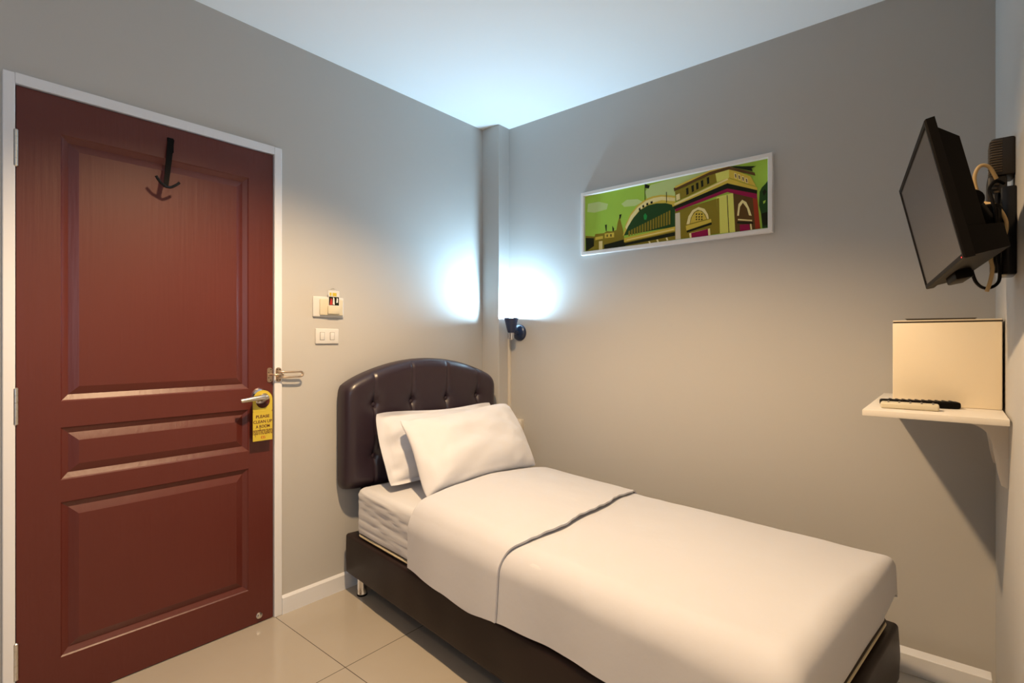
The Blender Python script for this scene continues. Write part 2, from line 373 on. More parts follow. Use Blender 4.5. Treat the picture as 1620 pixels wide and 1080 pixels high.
for y, z, w, h in ((-.008, 0, .0022, .009), (-.005, .0045, .004, .002), (-.005, -.004, .004, .002), (0, 0, .0022, .009), (.004, .003, .005, .0022), (.007, -.002, .0022, .007), (.003, -.0045, .004, .002)):
    box(bm, (XF - .0004, yc + y - w / 2 + .002, 0.793 + z - h / 2), (XF + .0003, yc + y + w / 2 + .002, 0.793 + z + h / 2))
part('emblem', bm, M['red_ink'], tag, 'small red emblem', smooth=0)

# ------------------------------------------------------------ switches on the left wall
ks = thing('key_card_switch', (0.0, -1.160, 1.358), 'cream key-card switch on the wall above the light switch', 'card switch')
part('plate', nb(((0.0, -1.2385, 1.3080), (0.011, -1.0815, 1.4030), 0.005, 3)), M['white_plastic'], ks)
part('card_slot', nb(((0.010, -1.2090, 1.3160), (0.020, -1.0900, 1.3920), 0.004, 3)), M['cream_plastic'], ks, 'raised cream card slot')
part('slot_cover', nb(((0.019, -1.1740, 1.3230), (0.030, -1.1140, 1.3610), 0.003, 2)), M['cream_plastic'], ks)
kc = thing('key_card', (0.024, -1.140, 1.358), 'small white key card with dark picture standing in the card switch', 'key card')
bm = nb(((0.0215, -1.1700, 1.3540), (0.0235, -1.1130, 1.4330), 0.0006, 1))
part('card', bm, M['white_plastic'], kc)
part('picture', nb(((0.0234, -1.1670, 1.3640), (0.0240, -1.1160, 1.4040))), M['art_dark'], kc, 'dark picture block', smooth=0)
bm = bmesh.new(); prism(bm, [(0.0239, -1.164, 1.366), (0.0239, -1.150, 1.366), (0.0239, -1.152, 1.392), (0.0239, -1.158, 1.398)], (0.0006, 0, 0))
part('picture_figure', bm, M['red_ink'], kc, 'red shape in the picture', smooth=0)
bm = bmesh.new(); prism(bm, [(0.0239, -1.148, 1.368), (0.0239, -1.138, 1.366), (0.0239, -1.140, 1.398), (0.0239, -1.146, 1.402)], (0.0006, 0, 0)); prism(bm, [(0.0239, -1.130, 1.376), (0.0239, -1.121, 1.378), (0.0239, -1.121, 1.396), (0.0239, -1.127, 1.400)], (0.0006, 0, 0))
part('picture_figure', bm, M['frame_white'], kc, 'pale shapes in the picture', smooth=0)
part('emblem', nb(((0.0234, -1.1640, 1.4080), (0.0239, -1.1540, 1.4230)), ((0.0234, -1.1490, 1.4070), (0.0239, -1.1280, 1.4230))), M['yellow_card'], kc, 'yellow printed emblem', smooth=0)
bm = tube(bmesh.new(), smooth_path([(0.0225 + 0.003 * math.sin(a * 1.0), -1.1470 + 0.012 * math.cos(a), 1.4340 + 0.009 * math.sin(a)) for a in [k * 2 * PI / 12 for k in range(13)]], 2), 0.0010, 8)
part('ring', bm, M['steel'], kc, 'thin wire ring')
ls = thing('light_switch', (0.0, -1.165, 1.219), 'white two-rocker light switch under the key-card switch', 'light switch')
part('plate', nb(((0.0, -1.2250, 1.1830), (0.009, -1.1070, 1.2545), 0.004, 3)), M['white_plastic'], ls)
for y in (-1.1930, -1.1420):
    bm = nb(((0.008, y - .0105, 1.2020), (0.0115, y + .0105, 1.2360), 0.0015, 2))
    part('rocker', bm, M['white_plastic'], ls)
    part('rocker_gap', nb(((0.0085, y - .0120, 1.2008), (0.0095, y + .0120, 1.2372))), M['grey_btn'], ls, 'shadow gap around the rocker', smooth=0)

# ------------------------------------------------------------ the bed (own axes: x along the bed, y towards the long wall)
def dense_box(lo, hi, r, step, disp=None):
    lo, hi = Vector(lo), Vector(hi); bm = bmesh.new()
    il, ih = lo + Vector((r, r, r)), hi - Vector((r, r, r))
    def samples(i):
        n = max(2, int((hi[i] - lo[i]) / step)); m = 5
        s = [lo[i] + r * k / m for k in range(m)] + [il[i] + (ih[i] - il[i]) * k / n for k in range(n + 1)] + [ih[i] + r * (k + 1) / m for k in range(m)]
        return s
    S = [samples(i) for i in range(3)]
    for ax in range(3):
        i, j = (ax + 1) % 3, (ax + 2) % 3
        for side in (lo[ax], hi[ax]):
            V = []
            for p in S[i]:
                row = []
                for q in S[j]:
                    c = Vector((0, 0, 0)); c[ax] = side; c[i] = p; c[j] = q
                    k = Vector([min(max(c[t], il[t]), ih[t]) for t in range(3)])
                    d = (c - k); d = d.normalized() if d.length > 1e-9 else d
                    pt = k + d * r
                    if disp: pt = pt + d * disp(pt, d)
                    row.append(bm.verts.new(pt))
                V.append(row)
            for a in range(len(V) - 1):
                for b in range(len(V[0]) - 1): bm.faces.new((V[a][b], V[a + 1][b], V[a + 1][b + 1], V[a][b + 1]))
    bmesh.ops.remove_doubles(bm, verts=bm.verts, dist=1e-5)
    return bm
BED_LOC, BED_RZ = (0.030, -1.085, 0.0), math.radians(-6.6)
bed = thing('bed', BED_LOC, 'dark leatherette single bed with tufted arched headboard', 'bed', BED_RZ)
def base_disp(p, d):
    if d.z < -0.5: return 0
    return 0.004 * noise.noise(p * 6) + 0.010 * max(0, 1 - abs(p.z - .19) / .1) * (0.6 if p.x > 1.9 else 0.2)
part('bed_base', dense_box((0.018, -0.010, 0.100), (1.995, 0.935, 0.286), 0.014, 0.035, base_disp), M['frame_leather'], bed, local=True)
for x, y in ((0.085, 0.043), (1.930, 0.060), (0.085, 0.880), (1.930, 0.880)):
    lg = part('leg', lathe(bmesh.new(), (x, y, 0.006), (0, 0, 1), [(0.0225, 0), (0.0225, 0.004), (0.0215, 0.006), (0.0225, 0.099)], 24), M['chrome'], bed, 'chrome bed leg', local=True)
    part('foot_cap', lathe(bmesh.new(), (x, y, 0.0), (0, 0, 1), [(0.024, 0), (0.024, 0.0075)], 24), M['black_plastic'], lg, local=True)
HB0, HB1, HBZ = -0.040, 0.905, 0.490
BUT = [(b, z) for z in (0.888, 0.640) for b in (0.115, 0.328, 0.547, 0.757)]
def hb_top(b): return 1.106 - 0.118 * abs((b - 0.4325) / 0.4725) ** 2.0
def sm(d, r): return math.sqrt(max(0.0, 1 - (1 - min(d / r, 1)) ** 2))
def headboard():
    bm = bmesh.new(); nu, nv = 150, 110
    def f(u, v):
        s, t = 2 * u - 1, 2 * v - 1
        s2 = s * math.sqrt(1 - 0.10 * t ** 16 / 2); t2 = t * math.sqrt(1 - 0.16 * s ** 16 / 2)
        b = 0.4325 + s2 * 0.4725; zt = hb_top(b); z = HBZ + (zt - HBZ) * (t2 + 1) / 2
        d1 = min(1 - abs(s), 1.0) * 0.4725; d2 = (1 - abs(t)) * (zt - HBZ) / 2
        a = 0.030 + 0.052 * sm(d1, 0.055) * sm(d2, 0.055)
        dip = 0
        for bb, zz in BUT:
            r2 = ((b - bb) ** 2 + (z - zz) ** 2)
            dip += 0.024 * math.exp(-math.sqrt(r2 + 0.00003) / 0.026)
            dip += 0.007 * math.exp(-abs(b - bb) / 0.010) * math.exp(-abs(z - zz) / 0.10) 
            for sx in (-1, 1):   # short diagonal pulls
                dx, dz = b - bb, z - zz
                if dz > 0: dip += 0.0035 * math.exp(-abs(dx - sx * dz * 0.55) / 0.010) * math.exp(-dz / 0.06)
        for bb in (0.115, 0.328, 0.547, 0.757): dip += 0.0045 * math.exp(-((b - bb) / 0.0055) ** 2)
        a -= 1.15 * dip * min(1, d1 / 0.03) * min(1, d2 / 0.02)
        return (a, b, z)
    V = grid(bm, f, nu, nv)
    rim = [V[i][0] for i in range(nu + 1)] + [V[nu][j] for j in range(1, nv + 1)] + [V[i][nv] for i in range(nu - 1, -1, -1)] + [V[0][j] for j in range(nv - 1, 0, -1)]
    back = [bm.verts.new((0.0, v.co.y, v.co.z)) for v in rim]; n = len(rim)
    for i in range(n): bm.faces.new((rim[i], rim[(i + 1) % n], back[(i + 1) % n], back[i]))
    bm.faces.new(back)
    return bm
hb = part('headboard', headboard(), M['leather'], bed, 'dark tufted leatherette headboard with arched top', local=True, smooth=60)
for b, z in BUT:
    part('button', lathe(bmesh.new(), (0.050, b, z), (1, 0, 0), [(0.010, 0), (0.0115, 0.004), (0.0095, 0.008), (0.005, 0.0098)], 20), M['leather'], hb, local=True)
for y in (0.10, 0.78):
    part('headboard_strut', nb(((0.004, y - 0.025, 0.10), (0.016, y + 0.025, 0.62), 0.002)), M['black_plastic'], bed, local=True)

def bed_solo(name, bm, m, off, label, cat, smooth=40):
    mw = MW[bed] @ Matrix.Translation(off)
    bmesh.ops.translate(bm, vec=-Vector(off), verts=bm.verts)
    o = link_mesh(name, bm, m, smooth); o.location = mw.translation; o.rotation_euler = (0, 0, BED_RZ); MW[o] = MW[bed]
    props(o, label, cat); o['_off'] = 0; del o['_off']; return o, Vector(off)
def sub(name, bm, m, parent_off, label=None, smooth=40):
    parent, off = parent_off
    bmesh.ops.translate(bm, vec=-off, verts=bm.verts)
    o = link_mesh(name, bm, m, smooth); o.parent = parent; MW[o] = MW[parent]
    if label: o['label'] = label
    return o

WR = [(0.507, -0.085, 0.006, 0.0045), (0.488, -0.125, 0.007, 0.0055), (0.452, -0.10, 0.006, 0.004), (0.405, -0.075, 0.007, 0.005), (0.366, -0.045, 0.006, 0.004), (0.330, -0.012, 0.005, 0.004)]
def matt_disp(p, d):
    w = 0.0015 * noise.noise(Vector((p.x * 5, p.y * 5, p.z * 14)))
    if d.y < -0.2:
        for z0, sl, sg, am in WR:
            zz = z0 + sl * (p.x - 0.1) + 0.004 * math.sin(p.x * 17 + z0 * 40)
            w += am * math.exp(-((p.z - zz) / sg) ** 2) * min(1, (p.x - 0.09) / 0.05) * -d.y
    return w
mt = bed_solo('mattress', dense_box((0.100, 0.004, 0.287), (1.972, 0.885, 0.517), 0.035, 0.0085 * 2, matt_disp), M['sheet'], (1.04, 0.465, 0.287), 'thick mattress in a white fitted sheet on the dark bed', 'mattress', 60)
def perim(z, o, r):
    x0, x1, y0, y1, c = 0.100 - o, 1.975 + o, 0.004 - o, 0.895 + o, 0.04; pts = []
    for cx, cy, a0 in ((x1 - c, y1 - c, 0), (x0 + c, y1 - c, 90), (x0 + c, y0 + c, 180), (x1 - c, y0 + c, 270)):
        for k in range(7): a = math.radians(a0 + 15 * k); pts.append((cx + c * math.cos(a), cy + c * math.sin(a), z))
    pts.append(pts[0]); return tube(bmesh.new(), pts, r, 8)
sub('piping', perim(0.300, -0.004, 0.0055), M['piping'], mt, 'cream edge piping')
sub('piping', perim(0.311, -0.004, 0.0040), M['dark_piping'], mt, 'dark line above the piping')

def lerp_tab(t, tab):
    if t <= tab[0][0]: return tab[0][1]
    for (x0, y0), (x1, y1) in zip(tab, tab[1:]):
        if t <= x1:
            k = (t - x0) / (x1 - x0); k = k * k * (3 - 2 * k); return y0 + (y1 - y0) * k
    return tab[-1][1]
def fold_axis(t, e0, e1, r0, h0, r1, h1):
    """t = arc length from start: vertical h0, arc r0, flat, arc r1, vertical h1 -> (position, drop)"""
    q0, q1 = r0 * PI / 2, r1 * PI / 2; flat = (e1 - r1) - (e0 + r0)
    if t < h0: return e0, r0 + h0 - t
    t -= h0
    if t < q0:
        a = t / r0 if r0 else 0; return e0 + r0 * (1 - math.cos(a)), r0 * (1 - math.sin(a))
    t -= q0
    if t < flat: return e0 + r0 + t, 0.0
    t -= flat
    if t < q1:
        a = t / r1; return e1 - r1 + r1 * math.sin(a), r1 * (1 - math.cos(a))
    t -= q1
    return e1, r1 + t
def cloth(a_head, a_foot, off, nq, np_, foot, ztop, hem_tab, puff=0.0):
    bm = bmesh.new()
    r0, r1, r2 = 0.085 + off, 0.060 + off, 0.045
    e0, e1 = -0.010 - off, 0.900 + off
    LQ = lambda h: h + r0 * PI / 2 + (e1 - r1 - e0 - r0) + r1 * PI / 2 * 0.72
    def f(u, v):
        am = a_head(0.5) * (1 - u) + a_foot(0.5) * u
        h0 = ztop - r0 - lerp_tab(am, hem_tab)
        b, dq = fold_axis(v * LQ(h0), e0, e1, r0, h0, r1, 0.0)
        s = max(0, min(1, (b - e0) / (e1 - e0)))
        a0, a1 = a_head(s), a_foot(s)
        if foot:
            k3 = s ** 4; r2 = 0.062 - 0.050 * k3; e = 2.000 - 0.006 * k3; flat = e - r2 - a0; hv = 0.090 + 0.000 * k3 + 0.006 * math.sin(s * 9); L = flat + r2 * PI / 2 + hv
            # finer steps round the foot edge
            uu = u; t = uu * L
            if t < flat: a, dp = a0 + t, 0.0
            elif t < flat + r2 * PI / 2:
                g = (t - flat) / r2; a, dp = e - r2 + r2 * math.sin(g), r2 * (1 - math.cos(g))
            else: a, dp = e + 0.004 * (t - flat - r2 * PI / 2) / 0.1, r2 + t - flat - r2 * PI / 2
        else: a, dp = a0 + (a1 - a0) * u, 0.0
        k = min(1, dq / 0.25)
        out = 0.012 * k + 0.006 * k * math.sin(a * 7.5 + 0.6) + 0.004 * k * math.sin(a * 17 + 1.0)
        if b < 0.3: b -= out
        crown = 0.010 * math.sin(PI * s) - 0.016 * s ** 3 + puff * math.sin(PI * min(1, max(0, s))) ** 0.6 * (1 - 0.7 * u)
        nz = 0.004 * noise.noise(Vector((a * 4, b * 4, 1.3))) + 0.0022 * noise.noise(Vector((a * 11, b * 8, 4.1)))
        z = ztop - dq - dp + crown * (1 if dq < 0.03 else max(0, 1 - dq / 0.1)) + nz
        if not foot and u > 0.97 and dq < 0.06: z += 0.0012 * math.sin(b * 90) + 0.001 * math.sin(b * 41)
        return (a + (0.0018 * math.sin(b * 33) if (not foot and u > 0.95) else 0), b, z)
    grid(bm, f, np_, nq)
    bm.normal_update()
    if sum(fc.normal.z for fc in bm.faces) < 0: bmesh.ops.reverse_faces(bm, faces=bm.faces[:])
    ins = bm.faces[:]
    bm.normal_update()
    # thickness: a second skin on the inside, joined along the rim
    vmap = {}
    for v in list(bm.verts): vmap[v] = bm.verts.new(v.co - v.normal * 0.007)
    for fc in ins: bm.faces.new([vmap[v] for v in reversed(fc.verts)])
    for e in list(bm.edges):
        if len(e.link_faces) == 1 and e.verts[0] in vmap and e.verts[1] in vmap:
            bm.faces.new((e.verts[0], e.verts[1], vmap[e.verts[1]], vmap[e.verts[0]]))
    return bm
HEM = [(0.55, 0.303), (0.80, 0.292), (0.97, 0.280), (1.12, 0.300), (1.55, 0.306), (2.0, 0.296)]
dv = bed_solo('duvet', cloth(lambda s: 0.62, lambda s: 2.0, 0.0, 130, 170, True, 0.532, HEM), M['cotton'], (1.3, 0.46, 0.53), 'smooth white bed sheet cover hanging over the bed side, turned down at the pillows', 'bed cover', 50)
FEDGE = [(0.0, 1.122), (0.10, 1.160), (0.27, 1.165), (0.50, 1.128), (0.86, 1.062), (1.0, 1.040)]
sub('turned_down_fold', cloth(lambda s: 0.583 - 0.065 * s, lambda s: lerp_tab(s, FEDGE), 0.010, 130, 60, False, 0.5405, HEM, puff=0.038), M['cotton'], dv, 'white turned-down fold with a hem', 50)

def pillow_bm(BL, BR, TR, TL, T, seed, pinch=0.035, wrinkle=0.006, flange=0.0):
    BL, BR, TR, TL = map(Vector, (BL, BR, TR, TL)); nrm = (BR - BL).cross(TL - BL).normalized(); n = 44
    if nrm.x < 0: nrm = -nrm
    bm = bmesh.new(); sheets = []
    for side in (1, -1):
        V = []
        for i in range(n + 1):
            row = []
            for j in range(n + 1):
                u, v = i / n, j / n
                # denser near the seams
                u = 0.5 - 0.5 * math.cos(PI * u) if True else u; v = 0.5 - 0.5 * math.cos(PI * v)
                s, t = 2 * u - 1, 2 * v - 1
                pu = s * (1 - pinch * 0.35 * (1 - t * t)); pv = t * (1 - pinch * 1.5 * (1 - s * s))
                rs, rt = math.sqrt(1 - 0.05 * t ** 10), math.sqrt(1 - 0.09 * s ** 10); pu *= rs; pv *= rt
                pu, pv = (pu + 1) / 2, (pv + 1) / 2
                c = BL * (1 - pu) * (1 - pv) + BR * pu * (1 - pv) + TR * pu * pv + TL * (1 - pu) * pv
                ss, tt = min(1, abs(s) / (1 - flange)), min(1, abs(t) / (1 - flange))
                h = (max(0, 1 - ss ** 2.4) ** 0.62) * (max(0, 1 - tt ** 2.4) ** 0.62) * T / 2
                h *= 1 + 0.10 * math.sin(2.2 * s + seed) * math.cos(1.7 * t)
                if t < 0: h *= 1 + 0.15 * -t
                w = wrinkle * noise.noise(Vector((u * 5 + seed, v * 5, seed))) + wrinkle * 0.6 * noise.noise(Vector((u * 13, v * 9 + seed, 2.0))) * (1 - 0.5 * (1 - abs(s)))
                edge = min(1, (1 - max(abs(s), abs(t))) / 0.12)
                fl = 0.013 * math.sin(7 * u + 5 * v + seed) * (1 - edge)
                row.append(bm.verts.new(c + nrm * (side * (h * (1 if side > 0 else 0.72) + 0.0015) + w * edge + fl)))
            V.append(row)
        sheets.append(V)
        for i in range(n):
            for j in range(n):
                q = (V[i][j], V[i + 1][j], V[i + 1][j + 1], V[i][j + 1]); bm.faces.new(q if side > 0 else q[::-1])
    A, B = sheets
    rim = [(i, 0) for i in range(n + 1)] + [(n, j) for j in range(1, n + 1)] + [(i, n) for i in range(n - 1, -1, -1)] + [(0, j) for j in range(n - 1, 0, -1)]
    for (i, j), (k, l) in zip(rim, rim[1:] + rim[:1]): bm.faces.new((A[k][l], A[i][j], B[i][j], B[k][l]))
    return bm
bed_solo('pillow', pillow_bm((0.300, 0.058, 0.540), (0.300, 0.775, 0.545), (0.150, 0.775, 0.855), (0.140, 0.075, 0.858), 0.125, 1.7, 0.045, 0.016, 0.10), M['cotton_pillow'], (0.30, 0.42, 0.53),
         'white pillow standing against the headboard, behind the other pillow', 'pillow', 80)
bed_solo('pillow', pillow_bm((0.570, 0.085, 0.548), (0.520, 0.790, 0.566), (0.290, 0.785, 0.868), (0.270, 0.125, 0.835), 0.185, 4.2, 0.075, 0.012), M['cotton_pillow'], (0.56, 0.44, 0.53),
         'plump white pillow leaning in front, its lower edge on the turned-down cover', 'pillow', 80)

# ------------------------------------------------------------ wall lamp, trunking, socket box
LX, LY = 0.2130, -0.0720
wl = thing('wall_lamp', (0.222, 0, 1.248), 'small blue-black wall lamp shining upwards beside the corner column', 'wall lamp')
part('wall_base', lathe(bmesh.new(), (0.222, 0, 1.248), (0, -1, 0), [(0.050, 0), (0.050, 0.006), (0.046, 0.014), (0.034, 0.021), (0.016, 0.025)], 40), M['lamp_black'], wl)
part('arm', tube(bmesh.new(), smooth_path([(0.222, -0.018, 1.246), (0.224, -0.040, 1.248), (0.221, -0.058, 1.258), (0.214, -0.070, 1.275)], 8), 0.0115, 16), M['lamp_black'], wl)
part('shade', lathe(bmesh.new(), (LX, LY, 1.246), (0, 0, 1), [(0.016, 0), (0.021, 0.002), (0.026, 0.022), (0.0345, 0.056), (0.0435, 0.0895), (0.0420, 0.0897), (0.033, 0.056), (0.0245, 0.024), (0.016, 0.010)], 40), M['lamp_black'], wl, 'cup-shaped shade open at the top')
bm = lathe(bmesh.new(), (LX - .002, LY, 1.203), (0, 0, 1), [(0.010, 0), (0.0165, 0.003), (0.0175, 0.010), (0.0175, 0.042)], 28)
for k in range(14):
    a = 2 * PI * k / 14; cx, cy = LX - .002 + 0.0178 * math.cos(a), LY + 0.0178 * math.sin(a)
    tube(bm, [(cx, cy, 1.210), (cx, cy, 1.246)], 0.0018, 6)
part('lamp_socket', bm, M['glass_ring'], wl, 'ribbed chrome socket')
bm = bmesh.new(); bmesh.ops.create_uvsphere(bm, u_segments=24, v_segments=16, radius=0.019); bmesh.ops.translate(bm, vec=(LX, LY, 1.3245), verts=bm.verts)
bulb = part('bulb', bm, M['bulb'], wl, 'lit white bulb')
part('bulb_neck', lathe(bmesh.new(), (LX, LY, 1.256), (0, 0, 1), [(0.012, 0), (0.013, 0.03), (0.015, 0.052)], 20), M['white_plastic'], wl)

solo('cable_trunking', nb(((0.1383, -0.0180, 0.0), (0.1540, 0.0, 1.232), 0.002)), M['trunk'], (0.146, -0.009, 0.0), 'thin painted cable trunking running down from the wall lamp', 'trunking')
sb = thing('junction_box', (0.224, 0, 0.65), 'cream junction box on the long wall behind the front pillow', 'junction box')
part('body', nb(((0.1600, -0.0360, 0.6420), (0.2560, 0.0, 0.7200), 0.004)), M['trunk'], sb)
part('cover', nb(((0.1630, -0.0420, 0.6460), (0.2530, -0.0350, 0.7160), 0.003)), M['trunk'], sb)

